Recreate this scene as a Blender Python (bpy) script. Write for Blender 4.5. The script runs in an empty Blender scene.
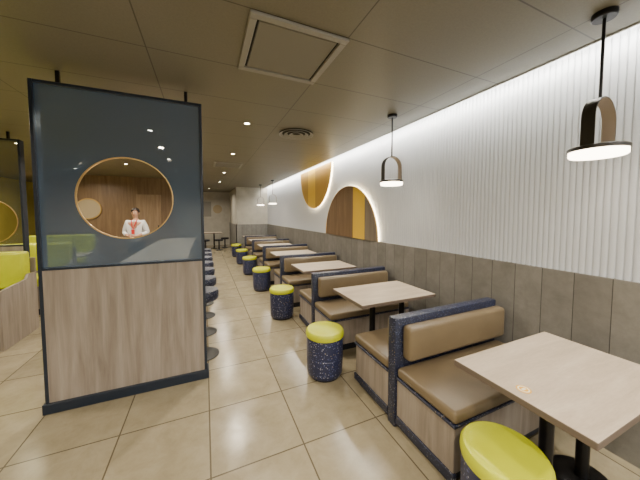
import bpy, bmesh, math, random
from mathutils import Vector, Matrix
random.seed(3)
S=bpy.context.scene
COL=S.collection
CEIL=2.72; WX=2.5; WAIN=1.17; FARY=11.4; ENDY=14.6

# ---------------- materials ----------------
def mat_new(name, color=(.5,.5,.5), rough=.5, metal=0.0, spec=.5):
    m=bpy.data.materials.new(name); m.use_nodes=True
    nt=m.node_tree; b=nt.nodes['Principled BSDF']
    b.inputs['Base Color'].default_value=(*color,1)
    b.inputs['Roughness'].default_value=rough
    b.inputs['Metallic'].default_value=metal
    b.inputs['Specular IOR Level'].default_value=spec
    return m,nt,b
def nd(nt,t,**kw):
    n=nt.nodes.new(t)
    for k,v in kw.items(): setattr(n,k,v)
    return n
def coords(nt,scale=(1,1,1),loc=(0,0,0)):
    tc=nd(nt,'ShaderNodeTexCoord'); mp=nd(nt,'ShaderNodeMapping')
    mp.inputs['Scale'].default_value=scale; mp.inputs['Location'].default_value=loc
    nt.links.new(tc.outputs['Object'],mp.inputs['Vector']); return mp.outputs['Vector']
def ramp(nt,fac,stops,interp='LINEAR'):
    r=nd(nt,'ShaderNodeValToRGB'); r.color_ramp.interpolation=interp
    el=r.color_ramp.elements
    while len(el)<len(stops): el.new(.5)
    for e,(p,c) in zip(el,stops):
        e.position=p; e.color=(*c,1)
    nt.links.new(fac,r.inputs['Fac']); return r.outputs['Color']
def noise(nt,vec,scale,detail=4,rough=.55,dist=0):
    n=nd(nt,'ShaderNodeTexNoise'); n.inputs['Scale'].default_value=scale
    n.inputs['Detail'].default_value=detail; n.inputs['Roughness'].default_value=rough
    n.inputs['Distortion'].default_value=dist
    nt.links.new(vec,n.inputs['Vector']); return n.outputs['Fac']
def math_(nt,op,a,b=None,c=None):
    n=nd(nt,'ShaderNodeMath',operation=op)
    for i,v in enumerate((a,b,c)):
        if v is None: continue
        if isinstance(v,(int,float)): n.inputs[i].default_value=v
        else: nt.links.new(v,n.inputs[i])
    return n.outputs[0]
def mix(nt,fac,a,b,blend='MIX'):
    n=nd(nt,'ShaderNodeMix',data_type='RGBA',blend_type=blend)
    if isinstance(fac,(int,float)): n.inputs[0].default_value=fac
    else: nt.links.new(fac,n.inputs[0])
    for i,v in ((6,a),(7,b)):
        if isinstance(v,tuple): n.inputs[i].default_value=(*v,1)
        else: nt.links.new(v,n.inputs[i])
    return n.outputs[2]
def bump(nt,b,h,strength=.2,dist=.01):
    n=nd(nt,'ShaderNodeBump'); n.inputs['Strength'].default_value=strength
    n.inputs['Distance'].default_value=dist
    nt.links.new(h,n.inputs['Height']); nt.links.new(n.outputs[0],b.inputs['Normal'])

def wood(name,c1,c2,c3,rough=.45,sc=(14,14,1.1)):
    m,nt,b=mat_new(name,rough=rough)
    v=coords(nt,sc)
    f=noise(nt,v,1.2,6,.55,.5)
    col=ramp(nt,f,[(.25,c1),(.5,c2),(.75,c3)])
    v2=coords(nt,(sc[0]*4,sc[1]*4,sc[2]*2))
    f2=noise(nt,v2,3,3,.5)
    col=mix(nt,.22,col,ramp(nt,f2,[(.35,(.6,.6,.6)),(.65,(1,1,1))]),'MULTIPLY')
    nt.links.new(col,b.inputs['Base Color'])
    bump(nt,b,f,.06,.003)
    return m
M_woodpanel=wood('wood_grey_oak',(.20,.165,.135),(.30,.255,.215),(.39,.34,.29))
M_woodwarm=wood('wood_brown',(.13,.08,.04),(.19,.12,.065),(.25,.165,.09))
M_woodgrey=wood('wood_grey_brown',(.14,.115,.085),(.20,.165,.125),(.26,.215,.165))
M_table=wood('table_laminate',(.43,.35,.26),(.53,.44,.34),(.61,.52,.41),.33,(2.0,12,12))
M_tableedge=mat_new('table_edge',(.13,.10,.08),.5)[0]

def terrazzo(name,base,dots,scale,r=.3):
    m,nt,b=mat_new(name,rough=.4)
    v=coords(nt)
    vo=nd(nt,'ShaderNodeTexVoronoi'); vo.inputs['Scale'].default_value=scale
    nt.links.new(v,vo.inputs['Vector'])
    mask=math_(nt,'LESS_THAN',vo.outputs['Distance'],r)
    sep=nd(nt,'ShaderNodeSeparateColor'); nt.links.new(vo.outputs['Color'],sep.inputs[0])
    keep=math_(nt,'GREATER_THAN',sep.outputs[0],.35)
    mk=math_(nt,'MULTIPLY',mask,keep)
    dc=ramp(nt,sep.outputs[1],dots,'CONSTANT')
    nt.links.new(mix(nt,mk,base,dc),b.inputs['Base Color'])
    return m
M_navy=terrazzo('navy_speckle',(.018,.024,.072),[(0,(.15,.17,.32)),(.4,(.06,.08,.22)),(.65,(.38,.39,.46)),(.88,(.40,.33,.2))],66,.33)
M_navydk=terrazzo('charcoal_navy_speckle',(.013,.017,.042),[(0,(.10,.12,.2)),(.4,(.04,.05,.12)),(.65,(.25,.26,.3)),(.88,(.27,.22,.12))],90,.32)
M_navyplain=mat_new('navy_frame',(.010,.018,.034),.35)[0]
M_black=mat_new('black_metal',(.012,.012,.013),.35,.6)[0]
M_taupe=mat_new('dark_bronze_metal',(.03,.027,.024),.35,.4)[0]
M_straplit=mat_new('painted_lit_inner_metal',(.45,.38,.32),.4,.1)[0]  # lamplight on the strap's inside, put into a paler colour
M_plinth=mat_new('dark_plinth',(.010,.012,.02),.5)[0]
M_steel=mat_new('dark_steel',(.06,.06,.06),.5,1)[0]
def vinyl(name,c,rough=.38):
    m,nt,b=mat_new(name,c,rough)
    v=coords(nt); f=noise(nt,v,6,3)
    nt.links.new(ramp(nt,f,[(.3,tuple(x*.88 for x in c)),(.7,c)]),b.inputs['Base Color'])
    bump(nt,b,noise(nt,v,260,2),.06,.002)
    return m
M_tan=vinyl('tan_vinyl',(.182,.138,.082),.38)
M_lime=vinyl('lime_vinyl',(.56,.61,.006),.35)
M_gold=mat_new('gold_trim',(.65,.45,.18),.35,.8)[0]
M_yellow=mat_new('mustard_paint',(.72,.46,.03),.5)[0]
M_orange=mat_new('amber_paint',(.46,.27,.035),.5)[0]
M_cream=mat_new('cream_panel',(.40,.32,.20),.5)[0]

# floor
M_floor,nt,b=mat_new('floor_tiles',rough=.3)
v=coords(nt)
sx=nd(nt,'ShaderNodeSeparateXYZ'); nt.links.new(v,sx.inputs[0])
T=.6
tx=math_(nt,'DIVIDE',sx.outputs[0],T); ty=math_(nt,'DIVIDE',math_(nt,'ADD',sx.outputs[1],.15),T)
fx=math_(nt,'FRACT',tx); fy=math_(nt,'FRACT',ty)
ex=math_(nt,'MINIMUM',fx,math_(nt,'SUBTRACT',1,fx)); ey=math_(nt,'MINIMUM',fy,math_(nt,'SUBTRACT',1,fy))
gr=math_(nt,'LESS_THAN',math_(nt,'MINIMUM',ex,ey),.008)
cb=nd(nt,'ShaderNodeCombineXYZ'); nt.links.new(math_(nt,'FLOOR',tx),cb.inputs[0]); nt.links.new(math_(nt,'FLOOR',ty),cb.inputs[1])
wn=nd(nt,'ShaderNodeTexWhiteNoise'); nt.links.new(cb.outputs[0],wn.inputs[0])
off=nd(nt,'ShaderNodeVectorMath',operation='SCALE'); nt.links.new(wn.outputs['Color'],off.inputs[0]); off.inputs['Scale'].default_value=9
av=nd(nt,'ShaderNodeVectorMath',operation='ADD'); nt.links.new(v,av.inputs[0]); nt.links.new(off.outputs[0],av.inputs[1])
f=noise(nt,av.outputs[0],6,9,.7,.3)
col=ramp(nt,f,[(.25,(.275,.232,.148)),(.5,(.335,.288,.190)),(.75,(.395,.345,.24))])
tone=ramp(nt,wn.outputs['Value'],[(0,(.86,.86,.86)),(1,(1,1,1))])
col=mix(nt,1.0,col,tone,'MULTIPLY')
col=mix(nt,gr,col,(.11,.09,.058))
nt.links.new(col,b.inputs['Base Color'])
nt.links.new(ramp(nt,f,[(.3,(.15,)*3),(.7,(.26,)*3)]),b.inputs['Roughness'])

# ceiling
M_ceil,nt,b=mat_new('ceiling_panels',rough=.45)
v=coords(nt); sx=nd(nt,'ShaderNodeSeparateXYZ'); nt.links.new(v,sx.inputs[0])
def line(nt,out,period,offs,w):
    t=math_(nt,'FRACT',math_(nt,'DIVIDE',math_(nt,'ADD',out,offs),period))
    e=math_(nt,'MINIMUM',t,math_(nt,'SUBTRACT',1,t)); return math_(nt,'LESS_THAN',e,w/period)
l=math_(nt,'MAXIMUM',line(nt,sx.outputs[0],1.2,.34,.004),line(nt,sx.outputs[1],.62,.34,.004))
f=noise(nt,v,90,2)
col=ramp(nt,f,[(.35,(.156,.142,.100)),(.65,(.172,.157,.112))])
nt.links.new(mix(nt,l,col,(.06,.052,.034)),b.inputs['Base Color'])

M_white=mat_new('white_wall_panel',(.60,.64,.71),.45)[0]
M_plaster,nt,b=mat_new('plaster',(.5,.48,.42),.7)
v=coords(nt); nt.links.new(ramp(nt,noise(nt,v,4,4),[(.3,(.42,.40,.35)),(.7,(.5,.48,.42))]),b.inputs['Base Color'])
M_olive,nt,b=mat_new('olive_plaster',(.4,.33,.05),.7)
v=coords(nt); nt.links.new(ramp(nt,noise(nt,v,1.5,4),[(.3,(.40,.34,.05)),(.7,(.5,.42,.07))]),b.inputs['Base Color'])

def stone(name,axis,k=1.0):
    m,nt,b=mat_new(name,rough=.45)
    v=coords(nt); sx=nd(nt,'ShaderNodeSeparateXYZ'); nt.links.new(v,sx.inputs[0])
    o=sx.outputs[axis]
    t=math_(nt,'DIVIDE',o,.2); idx=math_(nt,'FLOOR',t); fr=math_(nt,'FRACT',t)
    e=math_(nt,'MINIMUM',fr,math_(nt,'SUBTRACT',1,fr)); g=math_(nt,'LESS_THAN',e,.012)
    wn=nd(nt,'ShaderNodeTexWhiteNoise',noise_dimensions='1D'); nt.links.new(idx,wn.inputs['W'])
    off=nd(nt,'ShaderNodeVectorMath',operation='SCALE'); nt.links.new(wn.outputs['Color'],off.inputs[0]); off.inputs['Scale'].default_value=5
    av=nd(nt,'ShaderNodeVectorMath',operation='ADD'); nt.links.new(v,av.inputs[0]); nt.links.new(off.outputs[0],av.inputs[1])
    f=noise(nt,av.outputs[0],5,10,.75,.2)
    col=ramp(nt,f,[(.28,(.150*k,.146*k,.137*k)),(.5,(.200*k,.195*k,.183*k)),(.75,(.255*k,.25*k,.236*k))])
    col=mix(nt,1.0,col,ramp(nt,wn.outputs['Value'],[(0,(.85,)*3),(1,(1.08,)*3)]),'MULTIPLY')
    nt.links.new(mix(nt,g,col,(.05,.048,.045)),b.inputs['Base Color'])
    bump(nt,b,f,.04,.003)
    return m
M_stone=stone('grey_stone_planks',1); M_stonex=stone('grey_stone_planks_end',0)

def glassmat(name,col,tfac,tcol=(.7,.85,1)):
    m=bpy.data.materials.new(name); m.use_nodes=True; nt=m.node_tree
    b=nt.nodes['Principled BSDF']; b.inputs['Base Color'].default_value=(*col,1); b.inputs['Roughness'].default_value=.02
    b.inputs['IOR'].default_value=1.9
    tr=nd(nt,'ShaderNodeBsdfTransparent'); tr.inputs[0].default_value=(*tcol,1)
    mx=nd(nt,'ShaderNodeMixShader'); mx.inputs[0].default_value=tfac
    nt.links.new(b.outputs[0],mx.inputs[1]); nt.links.new(tr.outputs[0],mx.inputs[2])
    nt.links.new(mx.outputs[0],nt.nodes['Material Output'].inputs[0]); return m
M_glass=glassmat('blue_tinted_glass',(.066,.108,.175),.20)
M_glassclear=glassmat('olive_tinted_glass',(.08,.10,.09),.55,(1,1,.8))
def emis(name,c,s):
    m,nt,b=mat_new(name,c,.4); b.inputs['Emission Color'].default_value=(*c,1); b.inputs['Emission Strength'].default_value=s; return m
M_led=emis('led_strip',(1,.93,.80),85)
M_lampglow=emis('lamp_diffuser',(1,.84,.64),14)
M_down=emis('downlight_glow',(1,.85,.62),60)
M_halo=emis('halo_led',(1,.82,.5),30)
M_offwhite=mat_new('offwhite_metal',(.26,.25,.22),.45)[0]
M_filter=mat_new('beige_filter',(.19,.178,.145),.7)[0]
M_voidshade=mat_new('painted_void_shade',(.01,.01,.01),.8)[0]  # near-black colour standing in for shade inside the vents

# ---------------- mesh builder ----------------
class MB:
    def __init__(s): s.bm=bmesh.new()
    def box(s,x0,x1,y0,y1,z0,z1,bev=0,seg=2):
        t=bmesh.new(); bmesh.ops.create_cube(t,size=1)
        for v in t.verts:
            v.co=Vector(((x0+x1)/2+v.co.x*(x1-x0),(y0+y1)/2+v.co.y*(y1-y0),(z0+z1)/2+v.co.z*(z1-z0)))
        if bev: bmesh.ops.bevel(t,geom=t.edges[:],offset=bev,segments=seg,profile=.5,affect='EDGES')
        s._merge(t); return s
    def _merge(s,t):
        me=bpy.data.meshes.new('t'); t.to_mesh(me); t.free(); s.bm.from_mesh(me); bpy.data.meshes.remove(me)
    def lathe(s,prof,cx=0,cy=0,n=40):
        rings=[]
        for r,z in prof:
            if r<1e-6: rings.append([s.bm.verts.new((cx,cy,z))])
            else: rings.append([s.bm.verts.new((cx+r*math.cos(2*math.pi*i/n),cy+r*math.sin(2*math.pi*i/n),z)) for i in range(n)])
        for a,bb in zip(rings,rings[1:]):
            for i in range(n):
                j=(i+1)%n
                if len(a)==1 and len(bb)==1: continue
                if len(a)==1: s.bm.faces.new((a[0],bb[j],bb[i]))
                elif len(bb)==1: s.bm.faces.new((a[i],a[j],bb[0]))
                else: s.bm.faces.new((a[i],a[j],bb[j],bb[i]))
        return s
    def prism(s,pts,axis,a0,a1):
        def P(u,v,a): return {0:(a,u,v),1:(u,a,v),2:(u,v,a)}[axis]
        A=[s.bm.verts.new(P(u,v,a0)) for u,v in pts]; B=[s.bm.verts.new(P(u,v,a1)) for u,v in pts]
        s.bm.faces.new(A); s.bm.faces.new(B[::-1])
        n=len(pts)
        for i in range(n):
            j=(i+1)%n; s.bm.faces.new((A[i],B[i],B[j],A[j]))
        return s
    def tube(s,path,r,n=10):
        rings=[]
        for k,p in enumerate(path):
            p=Vector(p); a=Vector(path[max(k-1,0)]); c=Vector(path[min(k+1,len(path)-1)])
            d=(c-a).normalized(); u=d.orthogonal().normalized() if k==0 else (u-d*u.dot(d)).normalized()
            w=d.cross(u)
            rings.append([s.bm.verts.new(p+r*(math.cos(2*math.pi*i/n)*u+math.sin(2*math.pi*i/n)*w)) for i in range(n)])
        for a,bb in zip(rings,rings[1:]):
            for i in range(n):
                j=(i+1)%n; s.bm.faces.new((a[i],a[j],bb[j],bb[i]))
        s.bm.faces.new(rings[0][::-1]); s.bm.faces.new(rings[-1]); return s
    def done(s,name,mat,parent=None,loc=(0,0,0),smooth=False,mats=None,matfn=None):
        bmesh.ops.recalc_face_normals(s.bm,faces=s.bm.faces[:])
        s.bm.normal_update()
        me=bpy.data.meshes.new(name)
        if matfn:
            for f in s.bm.faces: f.material_index=matfn(f)
        s.bm.to_mesh(me); s.bm.free()
        for m in (mats or [mat]): me.materials.append(m)
        if smooth:
            for p in me.polygons: p.use_smooth=True
            try: me.set_sharp_from_angle(angle=math.radians(35))
            except Exception: pass
        o=bpy.data.objects.new(name,me); COL.objects.link(o); o.location=loc
        if parent: o.parent=parent
        return o
def thing(name,loc,label,cat,group=None):
    e=bpy.data.objects.new(name,None); e.empty_display_size=.1; e.location=loc; COL.objects.link(e)
    e['label']=label; e['category']=cat
    if group: e['group']=group
    return e
def struct(o): o['kind']='structure'; return o
def copy_thing(root,loc,label=None):
    r=root.copy(); r.location=loc; COL.objects.link(r)
    if label: r['label']=label
    def rec(src,dst):
        for c in [o for o in COL.objects if o.parent==src]:
            k=c.copy(); k.parent=dst; COL.objects.link(k); rec(c,k)
    rec(root,r); return r

# ---------------- room shell ----------------
struct(MB().box(-5.6,2.7,-4.2,ENDY+.2,-.1,0).done('floor',M_floor))
struct(MB().box(-5.6,2.36,-4.2,ENDY+.2,CEIL,CEIL+.1).done('ceiling',M_ceil))
struct(MB().box(2.36,2.7,-4.2,ENDY+.2,CEIL+.22,CEIL+.3).done('ceiling_cove',M_white))
struct(MB().box(2.34,2.36,-4.2,FARY,CEIL-.006,CEIL+.03).done('trim_1',M_filter))
m=MB(); pts=[]; p=.038; y=-4.1
while y<FARY:
    for k in range(6):
        a=math.pi*k/5.5
        pts.append((WX-.009*math.sin(a)**.8 if k else WX, y+p*(.5-.46*math.cos(a))))
    y+=p
va=[m.bm.verts.new((a,bq,WAIN)) for a,bq in pts]; vb=[m.bm.verts.new((a,bq,CEIL+.22)) for a,bq in pts]
for i in range(len(pts)-1): m.bm.faces.new((va[i],va[i+1],vb[i+1],vb[i]))
m.box(WX+.001,WX+.2,-4.2,ENDY+.2,0,CEIL+.22)
struct(m.done('wall_right',M_white))
struct(MB().box(WX-.03,WX+.001,-4.2,FARY,0,WAIN,0).done('trim_2',M_stone))
struct(MB().box(2.372,2.422,-4.0,FARY-.05,CEIL+.03,CEIL+.04).done('trim_3',M_led))
struct(MB().box(-5.8,-5.6,-4.2,ENDY+.2,0,CEIL+.1).done('wall_left',M_olive))
struct(MB().box(-5.6,2.5,ENDY,ENDY+.2,0,CEIL).done('wall_far',M_plaster))
struct(MB().box(1.2,2.5,FARY,ENDY,0,CEIL).done('wall_end',M_plaster))
struct(MB().box(1.17,2.47,FARY-.03,FARY,0,WAIN).done('trim_4',M_stonex))
struct(MB().box(1.17,1.2,FARY-.03,ENDY,0,WAIN).done('trim_5',M_stone))
struct(MB().box(-5.6,.2,-4.4,-4.2,0,CEIL).box(.2,2.7,-4.4,-4.2,0,.25).box(.2,2.7,-4.4,-4.2,2.5,CEIL+.3).done('wall_front',M_plaster))
m=MB()
for x in (.2,1.0,1.8,2.62): m.box(x,x+.06,-4.35,-4.28,.25,2.5)
m.box(.2,2.68,-4.35,-4.28,.25,.31).box(.2,2.68,-4.35,-4.28,2.44,2.5)
struct(m.done('window_1',M_black))

# wall arches
def semi(cy,z0,R,up,name,label,stripes):
    e=thing(name,(WX-.055,cy,z0),label,'wall decoration')
    sg=1 if up else -1
    def slice_(ya,yb):
        n=24; P=[(ya,0)]
        for i in range(n+1):
            yy=ya+(yb-ya)*i/n; P.append((yy,sg*math.sqrt(max(R*R-yy*yy,0))))
        P.append((yb,0))
        out=[P[0]]
        for q in P[1:]:
            if (abs(q[0]-out[-1][0])+abs(q[1]-out[-1][1]))>1e-5: out.append(q)
        if (abs(out[0][0]-out[-1][0])+abs(out[0][1]-out[-1][1]))<1e-5: out.pop()
        return out
    for ya,yb,mt,nm in stripes:
        MB().prism(slice_(ya*R,yb*R),0,-.012,.012).done(nm,mt,e)
    n=48
    def arcband(r0,r1,xa,xb):
        m=MB()
        for i in range(n):
            a0=math.pi*i/n; a1=math.pi*(i+1)/n
            q=[(r1*math.cos(a0),sg*r1*math.sin(a0)),(r1*math.cos(a1),sg*r1*math.sin(a1)),(r0*math.cos(a1),sg*r0*math.sin(a1)),(r0*math.cos(a0),sg*r0*math.sin(a0))]
            m.prism(q,0,xa,xb)
        return m
    arcband(R-.018,R-.004,.014,.03).done('halo_light',M_halo,e)
    arcband(R,R+.006,-.016,.01).done('rim',M_gold,e)
semi(4.3,WAIN+.005,.94,True,'wall_arch','brown arch panel with yellow stripe, glowing edge, on fluted wall',
     [(-1,-.62,M_woodgrey,'panel'),(-.62,-.22,M_yellow,'stripe'),(-.22,1,M_woodwarm,'panel')])
semi(5.95,CEIL-.03,.95,False,'wall_arch','inverted amber half-round panel with glowing edge on fluted wall',
     [(-1,-.1,M_orange,'panel'),(-.1,.4,M_yellow,'stripe'),(.4,1,M_orange,'panel')])

# ---------------- tables ----------------
TY=[.75+1.6*i for i in range(7)]
def make_table(loc,L=.92,W=.62,label='pale wood-look laminate table on black pedestal legs',cols=(-.17,.27)):
    e=thing('dining_table',loc,label,'table','booth tables in a row')
    MB().box(-L/2,L/2,-W/2,W/2,.715,.75,.006).done('tabletop',None,e,mats=[M_table,M_tableedge],matfn=lambda f:0 if f.normal.z>.6 else 1)
    for cx in cols:
        MB().lathe([(0,.0),(.15,0),(.15,.012),(.14,.02),(.035,.028),(.032,.05),(.032,.69),(.05,.695),(.13,.70),(.13,.714),(0,.714)],cx,0,28).done('leg',M_black,e,smooth=True)
    return e
t0=make_table((1.78,TY[0],0),cols=(-.13,.27))
for y in TY[1:]: copy_thing(t0,(1.78,y,0))
st=thing('table_sticker',(1.40,.735,.7505),'small round yellow sticker on the tabletop','sticker')
MB().lathe([(0,0),(.031,0),(.031,.0008),(0,.0008)],0,0,28).done('disc',mat_new('sticker_yellow',(.8,.45,.03),.5)[0],st)
m=MB()
m.lathe([(.019,.0009),(.025,.0009),(.025,.0014),(.019,.0014),(.019,.0009)],0,0,28).box(-.012,.012,-.006,.006,.0009,.0014)
m.done('print',mat_new('sticker_white',(.9,.85,.7),.5)[0],st)

# ---------------- benches ----------------
def make_bench(loc):
    e=thing('booth_bench',loc,'back-to-back booth bench, tan vinyl, oak ends, navy speckled divider','bench','back-to-back booth benches')
    x0,x1=0,1.13; D=.535
    MB().box(x0+.03,x1,-D+.04,D-.04,0,.09).done('plinth',M_plinth,e)
    m=MB()
    for s in (-1,1):
        a,bq=(-D,-.045) if s<0 else (.045,D)
        m.box(x0+.012,x1,a,bq,.09,.39,.004,1)
    m.done('base',M_woodpanel,e)
    MB().box(x0-.006,x1,-.042,.042,.0,.83,.012,2).done('divider',M_navydk,e,smooth=True)
    m=MB()
    for s in (-1,1):
        a,bq=(-D-.012,-.05) if s<0 else (.05,D+.012)
        m.box(x0,x1,a,bq,.375,.395,.004,1)
        m.box(x0,x0+.03,a,bq,.04,.1,.004,1)
    m.done('edge_rail',M_navydk,e)
    for s in (-1,1):
        a,bq=(-D-.015,-.05) if s<0 else (.05,D+.015)
        MB().box(x0+.004,x1-.005,a,bq,.396,.47,.022,3).done('seat',M_tan,e,smooth=True)
        ya,yb=(-.135,-.044) if s<0 else (.044,.135)
        MB().box(x0+.05,x1-.01,ya,yb,.53,.785,.028,3).done('back_cushion',M_tan,e,smooth=True)
    return e
b0=make_bench((1.27,TY[0]+.8,0))
for y in TY[1:-1]: copy_thing(b0,(1.27,y+.8,0))

# ---------------- drum stools ----------------
def make_stool(loc,label):
    e=thing('drum_stool',loc,label,'stool','drum stools along the booths')
    MB().lathe([(0,0),(.145,0),(.15,.012),(.15,.02),(0,.02)]).done('foot',M_plinth,e,smooth=True)
    MB().lathe([(0,.02),(.158,.02),(.168,.03),(.176,.06),(.18,.16),(.18,.205),(.176,.21),(.18,.215),(.182,.32),(.18,.39),(.172,.398),(0,.398)]).done('body',M_navy,e,smooth=True)
    MB().lathe([(0,.398),(.176,.398),(.186,.405),(.189,.425),(.187,.448),(.176,.463),(.158,.468),(.15,.466),(.143,.468),(0,.472)]).done('cushion',M_lime,e,smooth=True)
    return e
lab='round drum stool, navy speckled body, lime-yellow cushion'
s0=make_stool((1.30,.755,0),lab+', tucked by table')
for y in TY[1:]: copy_thing(s0,(1.07,y-.02,0),lab+', in aisle')

# ---------------- pendants ----------------
def make_pendant(loc):
    e=thing('pendant_lamp',loc,'dark pendant lamp with broad arched strap and flat round shade','lamp','pendant lamps over booth tables')
    MB().lathe([(0,-.03),(.05,-.03),(.055,-.024),(.055,0),(0,0)],n=28).done('canopy',M_black,e,smooth=True)
    zt=-.465
    MB().tube([(0,0,-.03),(0,0,zt)],.008).done('stem',M_black,e,smooth=True)
    R=.122; zd=-.735; q=.005
    path=[(-R,zd)]+[(-R*math.cos(math.pi*i/20),zt-R+R*math.sin(math.pi*i/20)) for i in range(21)]+[(R,zd)]
    path_in=[(-R+q,zd)]+[(-(R-q)*math.cos(math.pi*i/20),zt-R+(R-q)*math.sin(math.pi*i/20)) for i in range(21)]+[(R-q,zd)]
    m=MB()
    for i in range(len(path)-1):
        m.prism([path[i],path[i+1],path_in[i+1],path_in[i]],1,-.03,.03)
    def mf(f):
        c=f.calc_center_median(); C=Vector((0,c.y,min(c.z,zt-R))); d=(C-c)
        if d.length<1e-6: return 0
        return 1 if f.normal.dot(d.normalized())>.7 else 0  # inward faces get the painted lamplit tone
    m.done('strap',None,e,mats=[M_taupe,M_straplit],matfn=mf)
    MB().lathe([(0,zd),(.122,zd),(.13,zd-.005),(.13,zd-.024),(.118,zd-.024),(.118,zd-.018),(0,zd-.018)]).done('shade',M_taupe,e,smooth=True)
    MB().lathe([(0,zd-.056),(.116,zd-.056),(.124,zd-.049),(.124,zd-.0245),(0,zd-.0245)]).done('diffuser',M_lampglow,e)
    return e
p0=make_pendant((2.07,.765,CEIL))
for x,y in ((1.97,2.46),(2.08,8.7),(1.97,10.2)): copy_thing(p0,(x,y,CEIL))

# ---------------- ceiling fixtures ----------------
e=thing('ceiling_air_vent',(.56,1.83,CEIL),'square pale-framed ceiling air vent with beige filter','vent')
m=MB(); h=.31
m.box(-h,h,-h,-h+.045,-.02,0,.004,1).box(-h,h,h-.045,h,-.02,0,.004,1).box(-h,-h+.045,-h+.045,h-.045,-.02,0,.004,1).box(h-.045,h,-h+.045,h-.045,-.02,0,.004,1)
m.done('frame',M_offwhite,e); 
MB().box(-.25,.25,-.25,.25,-.014,-.003,.003,1).done('filter',M_filter,e)
MB().box(-.27,.27,-.27,.27,-.003,-.0005).done('recess_shade',M_voidshade,e)  # flat dark plate painted as the shaded hollow behind the filter
e=thing('ceiling_diffuser',(1.19,3.55,CEIL),'round ringed ceiling air diffuser','vent')
for r in (.24,.17,.1):
    MB().lathe([(r-.045,-.004),(r-.01,-.022),(r,-.02),(r-.03,-.004)]).done('ring',M_offwhite,e,smooth=True)
MB().lathe([(0,-.003),(.235,-.003),(.235,-.0005),(0,-.0005)]).done('recess_shade',M_voidshade,e)  # dark disc in place of real shade between the rings
e=thing('ceiling_grille',(.5,6.4,CEIL),'square slatted ceiling air grille','vent')
m=MB(); m.box(-.3,.3,-.3,-.26,-.015,0).box(-.3,.3,.26,.3,-.015,0).box(-.3,-.26,-.26,.26,-.015,0).box(.26,.3,-.26,.26,-.015,0)
for i in range(8): m.box(-.26,.26,-.24+i*.065,-.22+i*.065,-.012,-.001)
m.done('frame',M_offwhite,e)
DL=[(.5,-2.4),(.5,-.4),(.5,3.4),(.5,5.2),(.5,7.6),(.5,9.8),(.2,12.6),(-.65,-2.2),(-.65,-.9),(-.65,.35),(-.65,4.2),(-.65,6.2),(-1.6,7.2),(-1.0,11.5),
    (-2.5,-2),(-2.5,.6),(-2.7,3.2),(-2.7,5.8),(-2.9,8.4),(-4.3,-1),(-4.3,1.8),(-4.3,4.4),(-4.3,7),(-4.3,10),(1.6,-2.6),(1.6,-.9)]
d0=None
for x,y in DL:
    if d0 is None:
        d0=thing('downlight',(x,y,CEIL),'small recessed round ceiling spotlight','lamp','recessed ceiling spotlights')
        MB().lathe([(.03,-.001),(.032,-.005),(.042,-.005),(.045,0)],n=24).done('bezel',M_offwhite,d0,smooth=True)
        MB().lathe([(0,-.003),(.026,-.003),(.026,-.001),(0,-.001)],n=24).done('bulb',M_down,d0)
    else: copy_thing(d0,(x,y,CEIL))
    l=bpy.data.lights.new('downlight_beam','AREA'); l.shape='DISK'; l.size=.08; l.energy=30; l.color=(1,.88,.70); l.spread=math.radians(160)
    lo=bpy.data.objects.new('downlight_beam',l); lo.location=(x,y,CEIL-.012); COL.objects.link(lo)

# ---------------- partitions ----------------
def make_partition(loc,label,W=1.19,ccx=.59,ccz=1.735,R=.345,H=2.62,glass=None):
    e=thing('screen_partition',loc,label,'partition','glazed screen partitions')
    zs=1.17; D=.1; fw=.024
    MB().box(-.015,W+.015,-.015,D+.015,0,.085,.004,1).done('plinth',M_navyplain,e)
    MB().box(fw,W-fw,.004,D-.004,.085,zs-.015).done('wood_panel',M_woodpanel,e)
    m=MB(); m.box(0,fw,0,D,.085,H,.003,1).box(W-fw,W,0,D,.085,H,.003,1).box(fw,W-fw,0,D,H-fw,H,.003,1).box(fw,W-fw,0,D,zs-.015,zs,.002,1)
    m.done('frame',M_navyplain,e)
    x0,x1,z0,z1=fw,W-fw,zs,H-fw; n=96
    ang=[2*math.pi*i/n for i in range(n)]
    corners=[(x0,z0),(x1,z0),(x1,z1),(x0,z1)]
    outer=[]
    for a in ang:
        dx,dz=math.cos(a),math.sin(a); ts=[]
        if dx>1e-9: ts.append((x1-ccx)/dx)
        if dx<-1e-9: ts.append((x0-ccx)/dx)
        if dz>1e-9: ts.append((z1-ccz)/dz)
        if dz<-1e-9: ts.append((z0-ccz)/dz)
        t=min(ts); outer.append([ccx+dx*t,ccz+dz*t])
    for c in corners:
        a=math.atan2(c[1]-ccz,c[0]-ccx)%(2*math.pi); k=round(a/(2*math.pi)*n)%n; outer[k]=list(c)
    m=MB(); bm=m.bm
    def ringv(pts,y): return [bm.verts.new((p[0],y,p[1])) for p in pts]
    inner=[(ccx+R*math.cos(a),ccz+R*math.sin(a)) for a in ang]
    of=ringv(outer,.02); inf=ringv(inner,.02)
    for i in range(n):
        j=(i+1)%n
        bm.faces.new((of[i],of[j],inf[j],inf[i]))
    m.done('glass_pane',glass or M_glass,e)
    m=MB(); P=[(R+.004,.012),(R+.004,.035),(R-.004,.035),(R-.004,.012)]
    rings=[[m.bm.verts.new((ccx+r*math.cos(a),yy,ccz+r*math.sin(a))) for a in ang] for r,yy in P]
    for k in range(4):
        A=rings[k];B=rings[(k+1)%4]
        for i in range(n):
            j=(i+1)%n; m.bm.faces.new((A[i],A[j],B[j],B[i]))
    m.done('ring_trim',M_gold,e,smooth=True)
    for cx in (.16,W-.13):
        MB().box(cx-.012,cx+.012,.035,.06,H,CEIL).done('hanger',M_black,e)
    return e
make_partition((-1.20,2.73,0),'tall navy screen partition, oak base, tinted glass with round opening')
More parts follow.
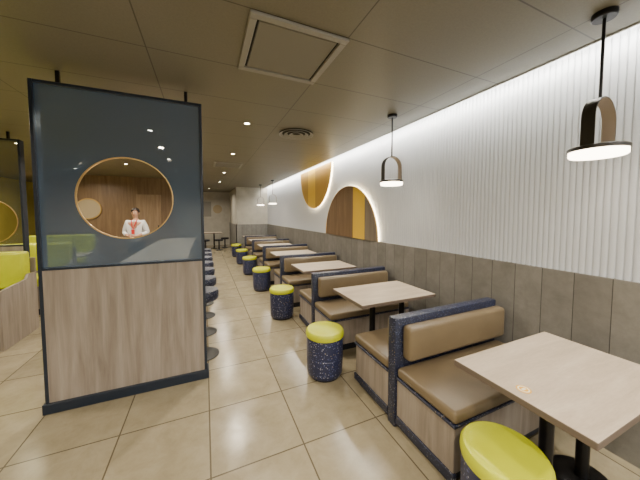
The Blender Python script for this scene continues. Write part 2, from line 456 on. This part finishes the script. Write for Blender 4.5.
make_partition((-3.50,5.0,0),'navy screen partition with low round gold-rimmed opening by lime booth',ccx=1.19-.37,ccz=1.5,R=.3,glass=M_glassclear)

# ---------------- bar counter and stools ----------------
e=thing('bar_counter',(-.58,5.0,0),'long high counter with pale laminate top and oak base','counter')
MB().box(-.36,.36,-2.02,2.0,.99,1.03,.006).done('worktop',None,e,mats=[M_table,M_tableedge],matfn=lambda f:0 if f.normal.z>.6 else 1)
MB().box(-.2,.2,-1.95,1.95,.08,.99).done('base_panel',M_woodpanel,e)
MB().box(-.17,.17,-1.93,1.93,0,.08).done('plinth',M_plinth,e)
bs=thing('bar_stool',(-.04,3.2,0),'navy speckled round bar stool on dark pole and disc base','stool','bar stools at the counter')
MB().lathe([(0,0),(.16,0),(.16,.008),(.15,.014),(.03,.02),(0,.02)]).done('base',M_steel,bs,smooth=True)
MB().lathe([(0,.02),(.024,.02),(.024,.64),(0,.64)],n=20).done('pole',M_black,bs,smooth=True)
MB().lathe([(0,.64),(.15,.64),(.165,.66),(.168,.72),(.155,.75),(0,.757)]).done('seat',M_navydk,bs,smooth=True)
for i in range(1,7): copy_thing(bs,(-.04,3.2+.62*i,0))

# ---------------- lime booths ----------------
def make_booth(loc,label):
    e=thing('lime_booth',loc,label,'bench','lime booths')
    MB().box(-1.3,-.04,-.66,0,0,.1).done('plinth',M_plinth,e)
    MB().box(-1.3,-.03,-.68,0,.1,.46).done('base',M_woodpanel,e)
    MB().prism([(-.72,0),(0,0),(0,.80),(-.17,.80),(-.22,.74),(-.72,.70)],0,-.03,0).done('end_panel',M_woodpanel,e)
    MB().box(-1.3,-.03,-.71,-.18,.46,.60,.03,3).done('seat',M_lime,e,smooth=True)
    MB().box(-1.3,0,-.03,0,.801,1.0,.004,1).done('back_board',M_woodpanel,e)
    for x in (-1.3,-.88,-.455):
        MB().box(x,x+.42,-.19,-.032,.62,1.10,.04,3).done('backrest',M_lime,e,smooth=True)
    return e
bo=make_booth((-2.18,4.93,0),'lime-green vinyl booth bench with oak end panel')
copy_thing(bo,(-2.18,3.2+3.0,0)); copy_thing(bo,(-2.5,8.4,0))
ta=make_table((-2.97,3.65,0),1.1,.62,cols=(-.2,.2)); ta['group']='tables beside lime booths'; 
copy_thing(ta,(-2.85,7.1,0))

# service block behind the person
e=thing('service_cabinet',(-1.85,10.1,0),'full-height brown wood service block with recessed door','cabinet')
MB().box(-2.3,.9,-.5,.6,0,CEIL-.002).done('body',M_woodwarm,e)
MB().box(-.05,.6,-.53,-.5,.02,2.2,.004,1).done('door',wood('wood_lighter',(.20,.13,.075),(.28,.19,.11),(.35,.245,.155)),e)
MB().box(.5,.53,-.56,-.53,.95,1.25,.006).done('handle',M_steel,e)
e=thing('round_plaque',(-3.05,9.598,1.75),'round cream wall disc with gold rim on brown wood','wall decoration')
o=MB().lathe([(0,0),(.27,0),(.27,.03),(0,.03)]).done('disc',M_cream,e); o.rotation_euler=(math.pi/2,0,0)
o=MB().lathe([(.27,0),(.30,0),(.30,.04),(.27,.04),(.27,0)]).done('rim',M_gold,e); o.rotation_euler=(math.pi/2,0,0)

# far end
e=thing('wall_art',(.35,ENDY-.03,1.85),'white framed patterned panel on far wall','artwork')
MB().box(-.62,.62,0,.028,-.5,.5,.004,1).done('frame',M_plaster,e)
MB().box(-.5,-.05,-.01,0,-.38,.38).done('left_tile',M_offwhite,e)
MB().lathe([(0,0),(.22,0),(.22,.01),(0,.01)]).done('disc',M_cream,e,loc=(.25,-.002,0)).rotation_euler=(math.pi/2,0,0)
ft=make_table((.1,13.2,0),1.2,.7,'dark-legged table standing by the far wall'); ft['group']='far tables'
cs=thing('dark_stool',(.55,12.5,0),'low dark round stool beside far table','stool','dark stools at far table')
MB().lathe([(0,0),(.16,0),(.16,.02),(.03,.03),(.03,.4),(.17,.41),(.18,.44),(.17,.48),(0,.485)]).done('body',M_plinth,cs,smooth=True)
for q in ((.0,12.5,0),(-.3,12.2,0),(.85,13.3,0)): copy_thing(cs,q)

# ---------------- person ----------------
M_skin=mat_new('skin',(.48,.27,.18),.5)[0]
M_shirt=mat_new('white_shirt',(.7,.7,.72),.7)[0]
M_red=mat_new('red_lanyard',(.6,.02,.02),.6)[0]
M_trs=mat_new('dark_trousers',(.02,.02,.025),.7)[0]
M_hair=mat_new('dark_hair',(.02,.013,.01),.5)[0]
def skin(name,verts,edges,rad,mat,parent,lv=2):
    me=bpy.data.meshes.new(name); me.from_pydata(verts,edges,[]); me.materials.append(mat)
    o=bpy.data.objects.new(name,me); COL.objects.link(o); o.parent=parent
    md=o.modifiers.new('Skin','SKIN'); md.use_smooth_shade=True
    if not me.skin_vertices: 
        bpy.context.view_layer.objects.active=o
    sv=me.skin_vertices[0].data
    for i,r in enumerate(rad):
        sv[i].radius=(r,r) if isinstance(r,(int,float)) else r
        sv[i].use_root=(i==0)
    ss=o.modifiers.new('Subsurf','SUBSURF'); ss.levels=lv; ss.render_levels=lv
    return o
pe=thing('person',(-1.60,7.9,0),'person in white shirt with red lanyard, standing, hands together in front','person')
pe.rotation_euler=(0,0,math.radians(-10))
V=[];E=[];Rr=[]
def av_(p,r,par=None):
    V.append(p);Rr.append(r)
    if par is not None: E.append((par,len(V)-1))
    return len(V)-1
pel=av_((0,0,.95),(.15,.11)); w=av_((0,0,1.08),(.135,.10),pel); ch=av_((0,0,1.28),(.16,.115),w); nb=av_((0,.01,1.43),.075,ch)
nk=av_((0,.01,1.5),.052,nb); jw=av_((0,-.012,1.56),.062,nk); hd=av_((0,-.004,1.63),(.076,.088),jw); cr=av_((0,.006,1.70),(.058,.068),hd)
for s in (-1,1):
    hp=av_((.09*s,0,.88),.088,pel); kn=av_((.1*s,-.01,.48),.06,hp); an=av_((.105*s,.01,.09),.04,kn); to=av_((.12*s,-.15,.035),.034,an)
    sh=av_((.17*s,.0,1.40),.062,ch); el=av_((.25*s,.02,1.13),.044,sh); wr=av_((.1*s,-.2,1.06),.027,el); pm=av_((.045*s,-.245,1.06),.03,wr)
    for k in range(4):
        f1=av_((.03*s-.004*s*k,-.262-.004*k,1.088-.019*k),.0095,pm); f2=av_((.0-.006*s,-.272-.006*k,1.084-.02*k),.009,f1); av_((-.022*s,-.262,1.076-.02*k),.008,f2)
    th=av_((.05*s,-.225,1.10),.011,pm); av_((.02*s,-.24,1.115),.009,th)
skin('body',V,E,Rr,M_skin,pe)
V=[];E=[];Rr=[]
w=av_((0,0,1.05),(.155,.12)); a1=av_((0,0,.9),(.16,.125),w); ch=av_((0,0,1.28),(.178,.13),w); nb=av_((0,.01,1.43),(.1,.085),ch)
for s in (-1,1):
    sh=av_((.175*s,0,1.395),.077,ch); el=av_((.255*s,.02,1.13),.06,sh); av_((.16*s,-.12,1.085),.048,el)
skin('shirt',V,E,Rr,M_shirt,pe)
V=[];E=[];Rr=[]
pl=av_((0,0,.95),(.158,.12))
for s in (-1,1):
    hp=av_((.092*s,0,.86),.1,pl); kn=av_((.1*s,-.01,.48),.073,hp); av_((.105*s,.01,.08),.058,kn)
skin('trousers',V,E,Rr,M_trs,pe)
m=MB(); m.tube([(-.06,-.09,1.45),(-.035,-.135,1.34),(0,-.15,1.22),(.035,-.135,1.34),(.06,-.09,1.45)],.011); m.box(-.035,.035,-.168,-.155,1.1,1.22,.004,1)
m.done('lanyard',M_red,pe)
m=MB(); t=bmesh.new(); bmesh.ops.create_uvsphere(t,u_segments=24,v_segments=16,radius=1)
for v in t.verts:
    v.co=Vector((v.co.x*.088,v.co.y*.1+.022,v.co.z*.1+1.665))
bmesh.ops.delete(t,geom=[v for v in t.verts if v.co.y<-.035 and v.co.z<1.69],context='VERTS')
m._merge(t); m.done('hair',M_hair,pe,smooth=True)
def ell(name,c,r,mat):
    m=MB(); t=bmesh.new(); bmesh.ops.create_uvsphere(t,u_segments=12,v_segments=8,radius=1)
    for v in t.verts: v.co=Vector((v.co.x*r[0]+c[0],v.co.y*r[1]+c[1],v.co.z*r[2]+c[2]))
    m._merge(t); return m.done(name,mat,pe,smooth=True)
for s in (-1,1):
    ell('eye',(.029*s,-.083,1.635),(.013,.008,.007),M_hair); ell('ear',(.078*s,.005,1.62),(.01,.018,.028),M_skin)
    ell('shoe',(.12*s,-.06,.035),(.05,.13,.035),M_plinth)
ell('nose',(0,-.092,1.605),(.012,.016,.02),M_skin); ell('mouth',(0,-.078,1.572),(.024,.008,.006),mat_new('lips',(.35,.1,.08),.5)[0])

# ---------------- world, camera ----------------
wd=bpy.data.worlds.new('World'); S.world=wd; wd.use_nodes=True
bg=wd.node_tree.nodes['Background']; bg.inputs[0].default_value=(.85,.92,1,1); bg.inputs[1].default_value=3.4
cam=bpy.data.cameras.new('Camera'); co=bpy.data.objects.new('Camera',cam); COL.objects.link(co)
co.location=(0,0,1.6); co.rotation_euler=(math.radians(87),0,math.radians(-23.6))
cam.sensor_width=36; cam.lens=263/640*36; cam.shift_y=-.019; cam.clip_start=.02
S.camera=co
